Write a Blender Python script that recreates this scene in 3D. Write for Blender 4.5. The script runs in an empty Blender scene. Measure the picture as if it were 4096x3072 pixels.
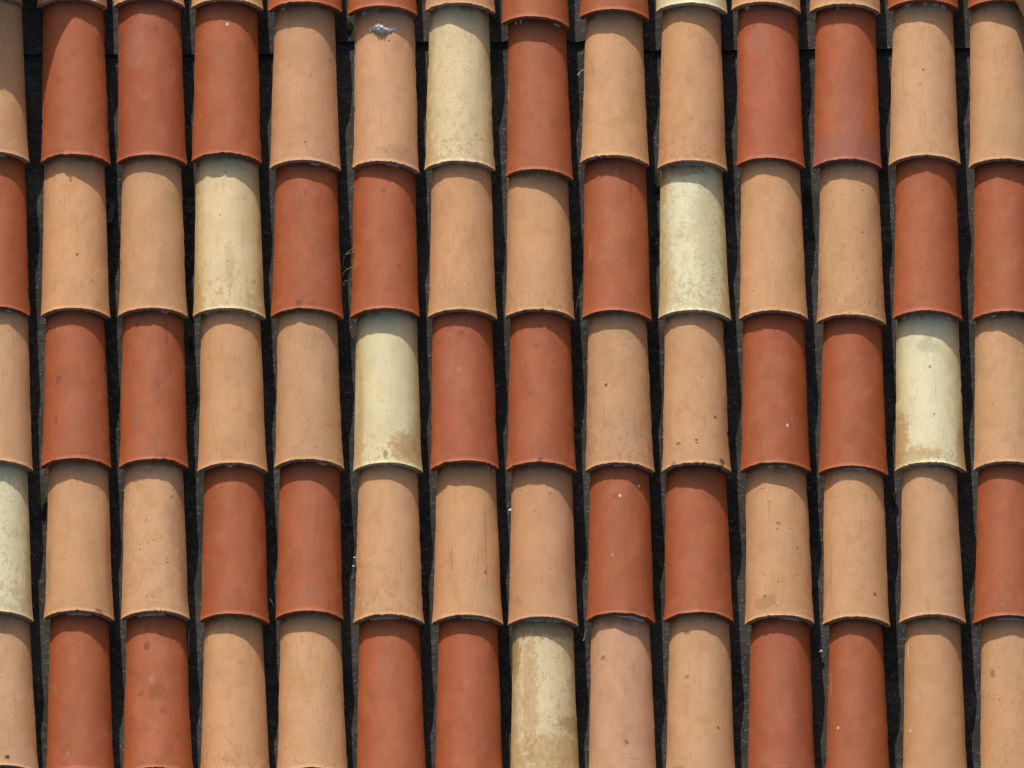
import bpy, bmesh, math, random
from mathutils import Vector, Matrix, Euler, noise

# ------------------------------------------------------------------ camera, light, exposure
scene = bpy.context.scene
C = scene.collection
PITCH = math.radians(24.0)          # slope of the roof
VIEW = math.radians(25.0)           # angle between the line of sight and the roof's normal
DIST = 50.0                         # telephoto shot from 50 m away
ROOF = Matrix.Translation((0, 0, 7.0)) @ Matrix.Rotation(PITCH, 4, 'X')   # roof frame: x across, y up the slope, z normal

cam_data = bpy.data.cameras.new('camera')
cam = bpy.data.objects.new('camera', cam_data)
C.objects.link(cam)
scene.camera = cam
cam_data.sensor_width = 36.0
cam_data.lens = 36.0 * DIST * 1743.0 / 4096.0
cam_data.clip_start = 1.0
cam_data.clip_end = 2000.0
pos = Vector((0, -math.sin(VIEW) * DIST, math.cos(VIEW) * DIST))
zaxis = pos.normalized(); xaxis = Vector((1, 0, 0)); yaxis = zaxis.cross(xaxis)
rot = Matrix((xaxis, yaxis, zaxis)).transposed().to_4x4()
cam.matrix_world = ROOF @ Matrix.Translation(pos) @ rot

SUN_ROOF = Vector((-0.42, 2.90, 1.0)).normalized()   # towards the sun, in the roof frame
SUN = (ROOF.to_3x3() @ SUN_ROOF).normalized()
world = bpy.data.worlds.new('World'); scene.world = world
world.use_nodes = True
wn = world.node_tree
bg = wn.nodes['Background']
sky = wn.nodes.new('ShaderNodeTexSky')
sky.sky_type = 'NISHITA'; sky.sun_disc = False
sky.sun_elevation = math.asin(SUN.z); sky.sun_rotation = math.atan2(SUN.x, SUN.y)
sky.dust_density = 6.0; sky.air_density = 1.0; sky.ozone_density = 0.6
wn.links.new(sky.outputs[0], bg.inputs[0])
bg.inputs[1].default_value = 0.112
sd = bpy.data.lights.new('sun', 'SUN'); sun = bpy.data.objects.new('sun', sd); C.objects.link(sun)
sd.energy = 5.0; sd.angle = math.radians(0.5); sd.color = (1.0, 0.93, 0.83)
sun.matrix_world = Matrix.Translation(ROOF.translation + SUN * 20) @ SUN.to_track_quat('Z', 'Y').to_matrix().to_4x4()
vs = scene.view_settings
vs.view_transform = 'Standard'; vs.look = 'None'; vs.exposure = 0.2; vs.gamma = 1.0
try: vs.use_curve_mapping = False
except Exception: pass

random.seed(7)

# roof-plane measures of each tile in metres: lower end (across, up-slope, half width, slant), where it goes under the next (across, up-slope, half width)
TILES = [
 [(-1.2140,0.9695,0.0811,-0.0238,-1.2204,1.3633,0.0691),
  (-1.0174,0.9592,0.0810,-0.0238,-1.0232,1.3633,0.0691),
  (-0.8404,0.9605,0.0824,0.0000,-0.8456,1.3633,0.0691),
  (-0.6593,0.9559,0.0821,-0.0235,-0.6640,1.3633,0.0691),
  (-0.4793,0.9482,0.0860,-0.0150,-0.4833,1.3633,0.0691),
  (-0.3001,0.9395,0.0804,-0.0120,-0.3035,1.3633,0.0691),
  (-0.1198,0.9469,0.0803,-0.0321,-0.1226,1.3633,0.0691),
  (0.0541,0.9125,0.0778,-0.0620,0.0519,1.3633,0.0691),
  (0.2371,0.9304,0.0804,-0.0220,0.2356,1.3633,0.0691),
  (0.4158,0.9460,0.0827,-0.0194,0.4150,1.3633,0.0691),
  (0.5876,0.9492,0.0804,-0.0520,0.5873,1.3633,0.0691),
  (0.7700,0.9447,0.0818,-0.0197,0.7704,1.3633,0.0691),
  (0.9508,0.9547,0.0813,0.0079,0.9518,1.3633,0.0691),
  (1.1349,0.9543,0.0808,-0.0119,1.1366,1.3633,0.0691)],
 [(-1.1933,0.5651,0.0807,-0.0277,-1.2039,0.9688,0.0687),
  (-1.0060,0.5594,0.0800,-0.0279,-1.0153,0.9585,0.0701),
  (-0.8301,0.5575,0.0813,-0.0275,-0.8389,0.9598,0.0719),
  (-0.6577,0.5619,0.0813,-0.0354,-0.6605,0.9553,0.0711),
  (-0.4769,0.5434,0.0821,-0.0272,-0.4800,0.9476,0.0694),
  (-0.2908,0.5421,0.0764,-0.0795,-0.2941,0.9389,0.0691),
  (-0.1205,0.5421,0.0813,-0.0118,-0.1224,0.9463,0.0687),
  (0.0640,0.5215,0.0772,-0.0641,0.0574,0.9119,0.0667),
  (0.2366,0.5571,0.0793,-0.0403,0.2365,0.9298,0.0659),
  (0.4160,0.5431,0.0802,-0.0318,0.4147,0.9454,0.0671),
  (0.5964,0.5501,0.0788,-0.0324,0.5914,0.9486,0.0691),
  (0.7735,0.5472,0.0795,-0.0040,0.7715,0.9441,0.0691),
  (0.9511,0.5556,0.0824,0.0194,0.9506,0.9540,0.0691),
  (1.1328,0.5479,0.0799,-0.0040,1.1296,0.9537,0.0688)],
 [(-1.1876,0.1716,0.0805,-0.0256,-1.1918,0.5645,0.0685),
  (-1.0033,0.1677,0.0803,-0.0237,-1.0086,0.5587,0.0694),
  (-0.8252,0.1680,0.0800,-0.0079,-0.8304,0.5568,0.0677),
  (-0.6496,0.1662,0.0835,-0.0285,-0.6566,0.5613,0.0721),
  (-0.4706,0.1653,0.0836,-0.0323,-0.4743,0.5428,0.0702),
  (-0.2916,0.1672,0.0796,0.0100,-0.2942,0.5415,0.0706),
  (-0.1136,0.1643,0.0794,-0.0260,-0.1170,0.5415,0.0680),
  (0.0643,0.1643,0.0799,-0.0258,0.0596,0.5209,0.0694),
  (0.2407,0.1616,0.0804,-0.0316,0.2383,0.5565,0.0702),
  (0.4200,0.1616,0.0833,-0.0191,0.4141,0.5425,0.0712),
  (0.6009,0.1616,0.0793,0.0080,0.5962,0.5495,0.0672),
  (0.7794,0.1509,0.0797,-0.0239,0.7776,0.5466,0.0669),
  (0.9545,0.1613,0.0796,-0.0120,0.9542,0.5549,0.0682),
  (1.1381,0.1601,0.0799,-0.0040,1.1350,0.5472,0.0686)],
 [(-1.1774,-0.2183,0.0802,-0.0275,-1.1808,0.1710,0.0684),
  (-0.9982,-0.2129,0.0808,-0.0156,-1.0042,0.1670,0.0669),
  (-0.8207,-0.2139,0.0796,-0.0040,-0.8252,0.1673,0.0700),
  (-0.6400,-0.2240,0.0800,-0.0039,-0.6465,0.1656,0.0679),
  (-0.4646,-0.2145,0.0794,-0.0199,-0.4707,0.1646,0.0677),
  (-0.2843,-0.2237,0.0799,-0.0079,-0.2887,0.1665,0.0692),
  (-0.1089,-0.2180,0.0789,0.0240,-0.1146,0.1637,0.0681),
  (0.0670,-0.2218,0.0802,-0.0236,0.0652,0.1637,0.0687),
  (0.2467,-0.2237,0.0795,-0.0079,0.2422,0.1610,0.0664),
  (0.4229,-0.2237,0.0793,0.0000,0.4184,0.1610,0.0662),
  (0.6036,-0.2237,0.0802,0.0000,0.6011,0.1610,0.0702),
  (0.7813,-0.2314,0.0796,-0.0293,0.7816,0.1502,0.0669),
  (0.9588,-0.2230,0.0815,-0.0077,0.9543,0.1607,0.0714),
  (1.1363,-0.2205,0.0795,-0.0079,1.1330,0.1594,0.0684)],
 [(-1.1725,-0.5972,0.0799,-0.0333,-1.1781,-0.2190,0.0682),
  (-0.9890,-0.5952,0.0802,-0.0273,-0.9935,-0.2136,0.0683),
  (-0.8143,-0.5952,0.0785,0.0000,-0.8210,-0.2146,0.0673),
  (-0.6330,-0.6032,0.0799,-0.0412,-0.6371,-0.2247,0.0679),
  (-0.4620,-0.5952,0.0780,-0.0201,-0.4636,-0.2152,0.0690),
  (-0.2818,-0.6049,0.0801,-0.0039,-0.2836,-0.2243,0.0671),
  (-0.1017,-0.6066,0.0812,-0.0139,-0.1048,-0.2187,0.0676),
  (0.0711,-0.6109,0.0802,-0.0234,0.0679,-0.2225,0.0690),
  (0.2489,-0.6015,0.0785,-0.0399,0.2463,-0.2243,0.0673),
  (0.4261,-0.5996,0.0793,-0.0079,0.4212,-0.2243,0.0696),
  (0.6111,-0.6065,0.0794,0.0158,0.6049,-0.2243,0.0694),
  (0.7862,-0.6098,0.0773,-0.0109,0.7824,-0.2321,0.0678),
  (0.9601,-0.6039,0.0753,0.0000,0.9552,-0.2237,0.0624),
  (1.1331,-0.6073,0.0792,-0.0051,1.1351,-0.2212,0.0676)],
 [(-1.1567,-0.9812,0.0802,-0.0155,-1.1697,-0.5979,0.0679),
  (-0.9825,-0.9884,0.0785,-0.0119,-0.9883,-0.5959,0.0667),
  (-0.8056,-0.9868,0.0808,-0.0077,-0.8124,-0.5959,0.0679),
  (-0.6298,-0.9937,0.0808,-0.0077,-0.6365,-0.6039,0.0662),
  (-0.4540,-0.9875,0.0819,-0.0152,-0.4603,-0.5959,0.0684),
  (-0.2739,-1.0011,0.0811,-0.0077,-0.2806,-0.6056,0.0688),
  (-0.0978,-1.0005,0.0791,-0.0079,-0.1000,-0.6073,0.0667),
  (0.0751,-1.0018,0.0802,-0.0078,0.0702,-0.6116,0.0685),
  (0.2517,-1.0002,0.0799,-0.0117,0.2476,-0.6022,0.0664),
  (0.4292,-0.9993,0.0811,-0.0077,0.4283,-0.6003,0.0681),
  (0.6130,-0.9996,0.0788,-0.0039,0.6123,-0.6072,0.0669),
  (0.7870,-1.0024,0.0748,-0.0083,0.7856,-0.6105,0.0603),
  (0.9631,-0.9993,0.0751,-0.0083,0.9607,-0.6045,0.0634),
  (1.1429,-0.9999,0.0791,-0.0079,1.1388,-0.6080,0.0674)],
]

GRASS = (-0.3786, 0.3164)
SLATE = (-0.9228, 0.4558, -.044)
def SMALL(straw, white):
    return (
        ('twig', white, (0.1630, 0.8142), [([(-0.011, -0.01, -0.035), (-0.003, 0, -0.033), (0.004, 0.003, -0.032), (0.01, 0.012, -0.029000000000000005)], 0.0013, 0.00078)], 'short bleached twig sticking out of the gap beside a smooth peach tile', 'twig'),
        ('straw', straw, (0.1478, 0.1991), [([(-0.004, -0.024, -0.035), (-0.001, -0.008, -0.025), (0.002, 0.012, -0.013000000000000005), (0.005, 0.026, -0.0050000000000000044)], 0.0009, 0.00054)], 'pale straw standing in the gap by the foot of a peach tile', 'straw'),
        ('twig', straw, (0.1656, -0.6172), [([(-0.002, -0.012, -0.04), (0, -0.004, -0.039), (0.001, 0.004, -0.037), (0.003, 0.011, -0.034), (0.006, 0.011, -0.032)], 0.0013, 0.00078)], 'curled dry twig in the gap between the pinkish brown tile and the red tile', 'twig'),
        ('straw', straw, (-0.7369, -0.6457), [([(-0.0005, -0.032, -0.02), (-0.002, -0.01, -0.016), (-0.001, 0.01, -0.012), (0.0008, 0.032, -0.01)], 0.0009, 0.00054)], 'thin upright straw against the red tile in the bottom row', 'straw'),
        ('straw', white, (-0.5486, -0.5383), [([(0.006, -0.01, -0.03), (0.001, -0.003, -0.024), (-0.006, 0.008, -0.019999999999999997)], 0.0012, 0.00072)], 'short pale straw bent in the gap beside the red tile with scuffed foot', 'straw'),
        ('straw', white, (-0.3755, -0.0012), [([(-0.004, 0, -0.045), (0, 0.0005, -0.044), (0.005, 0, -0.044)], 0.0006, 0.00036)], 'tiny pale straw lying crosswise in the gap left of the yellow cream tile', 'straw'),
        ('twig', straw, (-0.2393, -0.8932), [([(-0.003, 0.006, -0.045), (0.001, 0.001, -0.043), (-0.001, -0.006, -0.041999999999999996)], 0.0009, 0.00054)], 'small curled twig in a gap near the bottom edge', 'twig'),
    )
PEBBLES = [
    (-0.0040, -0.3142, -0.01, 0.0042, 'tiny white pebble between two peach tiles in the fourth full row'),
    (0.7058, -0.6532, -0.045, 0.0045, 'white pebble in the gap below the peach tile over grey mortar'),
    (-0.5407, 0.1393, -0.02, 0.003, 'white speck of grit beside the peach tile with hairline scratch'),
    (-0.3599, -0.4178, -0.045, 0.0032, 'white grit in the gap right of the plain red tile, upper of two'),
    (-0.3627, -0.4392, -0.045, 0.003, 'white grit in the gap right of the plain red tile, lower of two'),
]
MOSS = [
    (-1.0747, -0.2718, -0.046, 0.009, 0.022, 'green moss tuft in the gap beside the blistered cream tile'),
    (0.3278, 0.3825, -0.046, 0.006, 0.014, 'moss tuft in the gap left of the bubbled cream tile'),
    (0.3311, 0.5434, -0.046, 0.006, 0.014, 'moss tuft below the foot of the smooth peach tile in the first full row'),
    (0.6816, 0.5056, -0.046, 0.006, 0.012, 'moss tuft in the gap left of the pitted peach tile'),
    (-0.3762, 0.9352, -0.046, 0.007, 0.014, 'moss patch under the top row right of the plain grey gap'),
    (-0.7375, 0.1236, -0.046, 0.005, 0.014, 'moss tuft in the gap left of the smooth peach tile in the third full row'),
    (0.8754, -0.2655, -0.046, 0.006, 0.01, 'moss tuft in the gap below the stained cream tile'),
]

# ------------------------------------------------------------------ helpers
ALPHA = math.radians(65.0); KH = math.tan(ALPHA / 2); SA = math.sin(ALPHA)
THICK = 0.0108; LENGTH = 0.47

def lin(h):
    c = [int(h[i:i + 2], 16) / 255 for i in (0, 2, 4)]
    return tuple(((x / 12.92) if x <= .04045 else ((x + .055) / 1.055) ** 2.4) for x in c)

def link(name, mesh, mats, parent=None):
    o = bpy.data.objects.new(name, mesh)
    for m in mats: mesh.materials.append(m)
    C.objects.link(o)
    if parent: o.parent = parent
    return o

def tag(o, label=None, cat=None, group=None, kind=None):
    if label: o['label'] = label
    if cat: o['category'] = cat
    if group: o['group'] = group
    if kind: o['kind'] = kind
    return o

class NT:
    """small helper to write shader graphs"""
    def __init__(self, name):
        self.m = bpy.data.materials.new(name); self.m.use_nodes = True
        self.t = self.m.node_tree; self.t.nodes.clear()
        self.out = self.t.nodes.new('ShaderNodeOutputMaterial')
        self.b = self.t.nodes.new('ShaderNodeBsdfPrincipled')
        self.t.links.new(self.b.outputs[0], self.out.inputs[0])
    def put(self, sock, v):
        if isinstance(v, bpy.types.NodeSocket): self.t.links.new(v, sock)
        else:
            try: sock.default_value = v
            except Exception: sock.default_value = (*v, 1.0)
    def math(self, op, a, b=None, c=None, clamp=False):
        n = self.t.nodes.new('ShaderNodeMath'); n.operation = op; n.use_clamp = clamp
        for i, v in enumerate((a, b, c)):
            if v is not None: self.put(n.inputs[i], v)
        return n.outputs[0]
    def ramp(self, v, lo, hi, to0=0.0, to1=1.0, smooth=True):
        n = self.t.nodes.new('ShaderNodeMapRange'); n.interpolation_type = 'SMOOTHSTEP' if smooth else 'LINEAR'
        for i, x in enumerate((v, lo, hi, to0, to1)): self.put(n.inputs[i], x)
        return n.outputs[0]
    def mix(self, f, a, b, mode='MIX'):
        n = self.t.nodes.new('ShaderNodeMix'); n.data_type = 'RGBA'; n.blend_type = mode; n.clamp_factor = True
        self.put(n.inputs[0], f)
        for i, v in ((6, a), (7, b)):
            if isinstance(v, bpy.types.NodeSocket): self.t.links.new(v, n.inputs[i])
            else: n.inputs[i].default_value = (v[0], v[1], v[2], 1)
        return n.outputs[2]
    def uv(self, name):
        n = self.t.nodes.new('ShaderNodeUVMap'); n.uv_map = name
        s = self.t.nodes.new('ShaderNodeSeparateXYZ'); self.t.links.new(n.outputs[0], s.inputs[0])
        return s.outputs[0], s.outputs[1]
    def obj(self):
        n = self.t.nodes.new('ShaderNodeTexCoord')
        s = self.t.nodes.new('ShaderNodeSeparateXYZ'); self.t.links.new(n.outputs['Object'], s.inputs[0])
        return s.outputs[0], s.outputs[1], s.outputs[2]
    def vec(self, x, y, z=0.0):
        n = self.t.nodes.new('ShaderNodeCombineXYZ')
        for i, v in enumerate((x, y, z)): self.put(n.inputs[i], v)
        return n.outputs[0]
    def scaled(self, x, y, sx, sy, z):
        return self.vec(self.math('MULTIPLY', x, sx), self.math('MULTIPLY', y, sy), z)
    def noise(self, v, scale=1.0, detail=3.0, rough=0.55, dist=0.0):
        n = self.t.nodes.new('ShaderNodeTexNoise')
        self.put(n.inputs['Vector'], v); n.inputs['Scale'].default_value = scale
        n.inputs['Detail'].default_value = detail; n.inputs['Roughness'].default_value = rough
        n.inputs['Distortion'].default_value = dist
        return n.outputs[0]
    def voro(self, v, scale=1.0, feature='F1'):
        n = self.t.nodes.new('ShaderNodeTexVoronoi'); n.feature = feature
        self.put(n.inputs['Vector'], v); n.inputs['Scale'].default_value = scale
        return n.outputs[0], (n.outputs[1] if feature == 'F1' else None)
    def bump(self, h, strength, dist):
        n = self.t.nodes.new('ShaderNodeBump'); n.inputs['Strength'].default_value = strength
        n.inputs['Distance'].default_value = dist; self.put(n.inputs['Height'], h)
        self.t.links.new(n.outputs[0], self.b.inputs['Normal'])
    def base(self, col, rough=0.8, spec=0.3, metal=0.0):
        self.put(self.b.inputs['Base Color'], col); self.put(self.b.inputs['Roughness'], rough)
        self.b.inputs['Specular IOR Level'].default_value = spec; self.b.inputs['Metallic'].default_value = metal

# how far each tile's crest lies below the one above it (read off the length of the cast shadow)
SHADE = [[80] * 14,
 [95, 87, 72, 97, 134, 122, 127, 134, 114, 83, 95, 90, 100, 110],
 [95, 104, 75, 112, 80, 80, 62, 94, 102, 102, 75, 82, 72, 90],
 [80, 75, 80, 57, 57, 117, 75, 80, 75, 60, 80, 80, 117, 102],
 [85, 94, 85, 77, 94, 67, 107, 102, 70, 112, 92, 63, 52, 72],
 [90, 92, 101, 92, 93, 94, 75, 87, 77, 82, 77, 75, 84, 85]]
def crest_top(c, r):
    d = min(.0215, max(.0118, SHADE[r][c] / 3.06 / 1743))
    return (KH * TILES[r - 1][c][2] if r else KH * .081) - d

# ------------------------------------------------------------------ clay material, one firing per tile
PAL = {   # body, paler crest, flank, dark stain, streak
    'R': ((0.345, 0.0860, 0.0290), (0.380, 0.115, 0.049), (0.340, 0.0750, 0.0115), (0.17, 0.060, 0.032), (0.24, 0.13, 0.09)),
    'T': ((0.500, 0.2720, 0.1320), (0.545, 0.313, 0.168), (0.460, 0.2150, 0.0780), (0.27, 0.140, 0.070), (0.30, 0.19, 0.12)),
    'C': ((0.590, 0.5200, 0.3050), (0.640, 0.595, 0.385), (0.450, 0.3200, 0.1300), (0.43, 0.300, 0.130), (0.45, 0.35, 0.19)),
}
PAL['W'] = ((.580, .450, .250), (.610, .500, .305), (.450, .3100, .1150), (.40, .250, .095), (.42, .31, .16))
def clay(kind, seed, spots=(), tone=1.0, pink=0.0, stain=0.0, streak=0.4, pits=0.3, purple=0.0, bubbles=0.0, warm=False):
    rnd = random.Random(seed)
    N = NT('fired_clay')
    body, tint, flank, dark, grey = PAL['W' if warm else kind]
    def tn(c, k=tone):
        c = (c[0] * k, c[1] * k, c[2] * k)
        return (c[0], c[1] * (1 - .01 * pink), c[2] * (1 + .10 * pink))
    hue = rnd.uniform(.965, 1.05)
    def hj(c): return (c[0], c[1] * hue, c[2] * hue * hue)
    body, tint, flank = hj(tn(body)), hj(tn(tint)), hj(tn(flank))
    U, V = N.uv('metres'); Un, Vn = N.uv('unit')
    z = seed * 3.71 % 97
    absU = N.math('ABSOLUTE', Un)
    big = N.noise(N.scaled(U, V, 14, 6, z), 1, 3, 0.5, 0.6)
    mid = N.noise(N.scaled(U, V, 70, 38, z + 5), 1, 4, 0.6, 0.3)
    fine = N.noise(N.scaled(U, V, 420, 520, z + 9), 1, 3, 0.6)
    # paler along the crest, more saturated clay low on the flanks
    off = rnd.uniform(-.15, .12)
    cr = N.ramp(N.math('ABSOLUTE', N.math('SUBTRACT', Un, off)), 0.15, 0.75, 1, 0)
    cr = N.math('MULTIPLY', cr, N.ramp(big, 0.3, 0.65, 0.35, 1.0))
    col = N.mix(cr, body, tint)
    lowf = N.math('MULTIPLY', N.ramp(absU, 0.5, 0.95), N.ramp(mid, 0.25, 0.7, 0.55, 1.0))
    col = N.mix(lowf, col, flank)
    # mottling
    k = {'R': .22, 'T': .2, 'C': .14}[kind]
    col = N.mix(N.ramp(big, 0.42, 0.72, 0, k + .15), col, tuple(x * .78 for x in body))
    col = N.mix(N.ramp(mid, 0.5, 0.75, 0, k), col, dark)
    cloud = N.noise(N.scaled(U, V, 26, 17, z + 44), 1, 5, 0.62, 0.4)
    och = {'R': (.25, .070, .022), 'T': (.400, .195, .070), 'C': (.50, .385, .165)}[kind]
    col = N.mix(N.ramp(cloud, 0.50, 0.68, 0, .42), col, och)
    pale = {'R': (.40, .150, .075), 'T': (.540, .330, .205), 'C': (.64, .56, .37)}[kind]
    col = N.mix(N.ramp(cloud, 0.32, 0.48, .32, 0), col, pale)
    col = N.mix(N.ramp(mid, 0.25, 0.48, k * .8, 0), col, tuple(min(1, x * 1.16) for x in tint))
    col = N.mix(N.ramp(fine, 0.35, 0.7, .22 if kind == 'T' else .12, 0), col, tuple(min(.9, x * 1.35) for x in tint))
    # runs and drag marks left by the extruder and the rain
    st = N.noise(N.scaled(U, V, 260, 13, z + 21), 1, 4, 0.6, 0.2)
    stm = N.math('MULTIPLY', N.ramp(st, 0.56, 0.66), N.ramp(N.noise(N.scaled(U, V, 30, 14, z + 2), 1, 2), 0.46, 0.58))
    col = N.mix(N.math('MULTIPLY', stm, streak), col, grey)
    # lip lines along both long edges
    for pos_, w_ in ((0.885, 0.012), (0.945, 0.02)):
        d = N.math('ABSOLUTE', N.math('SUBTRACT', absU, pos_))
        ln = N.math('MULTIPLY', N.ramp(d, 0.0, w_, 0.5, 0), N.ramp(st, 0.42, 0.6, 0.2, 1))
        col = N.mix(ln, col, dark)
    # pits
    vd, vc = N.voro(N.scaled(U, V, 1, 1, z * .01), 62)
    sp = N.t.nodes.new('ShaderNodeSeparateXYZ'); N.t.links.new(vc, sp.inputs[0])
    pit = N.math('MULTIPLY', N.ramp(vd, 0.05, 0.16, 1, 0), N.ramp(sp.outputs[0], 0.86 - .12 * pits, 0.9 - .12 * pits))
    pit = N.math('MULTIPLY', pit, min(1, .35 + pits * .5))
    col = N.mix(pit, col, tuple(x * .45 for x in dark))
    if bubbles:
        bd, bc = N.voro(N.scaled(U, V, 1, .7, z * .01), 95)
        ring = N.math('MULTIPLY', N.ramp(N.math('ABSOLUTE', N.math('SUBTRACT', bd, 0.42)), 0.0, 0.14, 1, 0), N.ramp(mid, 0.4, 0.62))
        col = N.mix(N.math('MULTIPLY', ring, bubbles * .6), col, dark)
    if stain:
        sn = N.noise(N.scaled(U, V, 75, 45, z + 31), 1, 7, 0.74, 0.5)
        low = N.math('ADD', N.ramp(Vn, 0.0, 0.5, 0.09, -0.03), N.ramp(absU, 0.5, 1.0, -0.03, 0.08))
        sn2 = N.math('ADD', sn, low)
        col = N.mix(N.math('MULTIPLY', N.ramp(sn2, 0.585 - .10 * stain, 0.665 - .10 * stain), {'R': .3, 'T': .38, 'C': .52}[kind]), col, dark)
    if purple:
        pm = N.math('MULTIPLY', N.ramp(N.math('ABSOLUTE', N.math('SUBTRACT', Un, 0.12)), 0.05, 0.42, 1, 0), N.ramp(Vn, 0.0, 0.9, 1, 0.1))
        pm = N.math('MAXIMUM', pm, N.ramp(Vn, 0.08, 0.26, 1, 0))
        col = N.mix(N.math('MULTIPLY', pm, purple), col, (0.27, 0.105, 0.085))
    # marks of this one tile: (across -1..1, along 0..1, half width, half length, colour, strength)
    wob = N.noise(N.scaled(U, V, 260, 210, z + 55), 1, 5, 0.7, .4)
    wob = N.math('ADD', N.math('MULTIPLY', N.math('SUBTRACT', wob, 0.5), 2.6), N.math('MULTIPLY', N.math('SUBTRACT', N.noise(N.scaled(U, V, 95, 80, z + 66), 1, 3, 0.6), 0.5), 3.0))
    for (su, sv, ru, rv, sc, ss) in spots:
        a = N.math('DIVIDE', N.math('SUBTRACT', Un, su), ru)
        b = N.math('DIVIDE', N.math('SUBTRACT', Vn, sv), rv)
        r2 = N.math('ADD', N.math('MULTIPLY', a, a), N.math('MULTIPLY', b, b))
        msk = N.ramp(N.math('ADD', r2, wob), 0.45, 1.25, 1, 0)
        col = N.mix(N.math('MULTIPLY', msk, ss * (.7 if ru * rv > .003 and kind != 'C' else 1)), col, sc)
    # bruised, broken skin right at the lower rim; darker where the tile above begins
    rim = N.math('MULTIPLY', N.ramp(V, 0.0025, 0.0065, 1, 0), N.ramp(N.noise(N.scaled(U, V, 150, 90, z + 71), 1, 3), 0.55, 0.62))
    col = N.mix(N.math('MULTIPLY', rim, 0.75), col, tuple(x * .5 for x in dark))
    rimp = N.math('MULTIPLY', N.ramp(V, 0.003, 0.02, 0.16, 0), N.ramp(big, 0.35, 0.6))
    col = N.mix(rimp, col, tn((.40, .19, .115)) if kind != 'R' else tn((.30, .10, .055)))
    top_dark = N.math('MULTIPLY', N.ramp(N.math('ADD', Vn, N.math('MULTIPLY', N.math('SUBTRACT', mid, .5), .06)), 0.965, 1.0), 0.5)
    top_dark = N.math('MULTIPLY', top_dark, N.ramp(big, 0.4, 0.58, 0.25, 1))
    col = N.mix(top_dark, col, (0.055, 0.045, 0.04))
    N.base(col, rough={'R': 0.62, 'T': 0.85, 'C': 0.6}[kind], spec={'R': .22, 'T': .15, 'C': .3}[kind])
    fl = N.noise(N.scaled(U, V, 230, 520, z + 13), 1, 2, 0.5)
    h = N.math('ADD', N.math('MULTIPLY', fl, {'R': .25, 'T': 1.0, 'C': .5}[kind]), N.math('MULTIPLY', fine, {'R': .2, 'T': .6, 'C': .4}[kind]))
    h = N.math('ADD', h, N.math('MULTIPLY', mid, .8))
    h = N.math('SUBTRACT', h, N.math('MULTIPLY', pit, 1.5))
    N.bump(h, 0.6, 0.0010)
    return N.m

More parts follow.
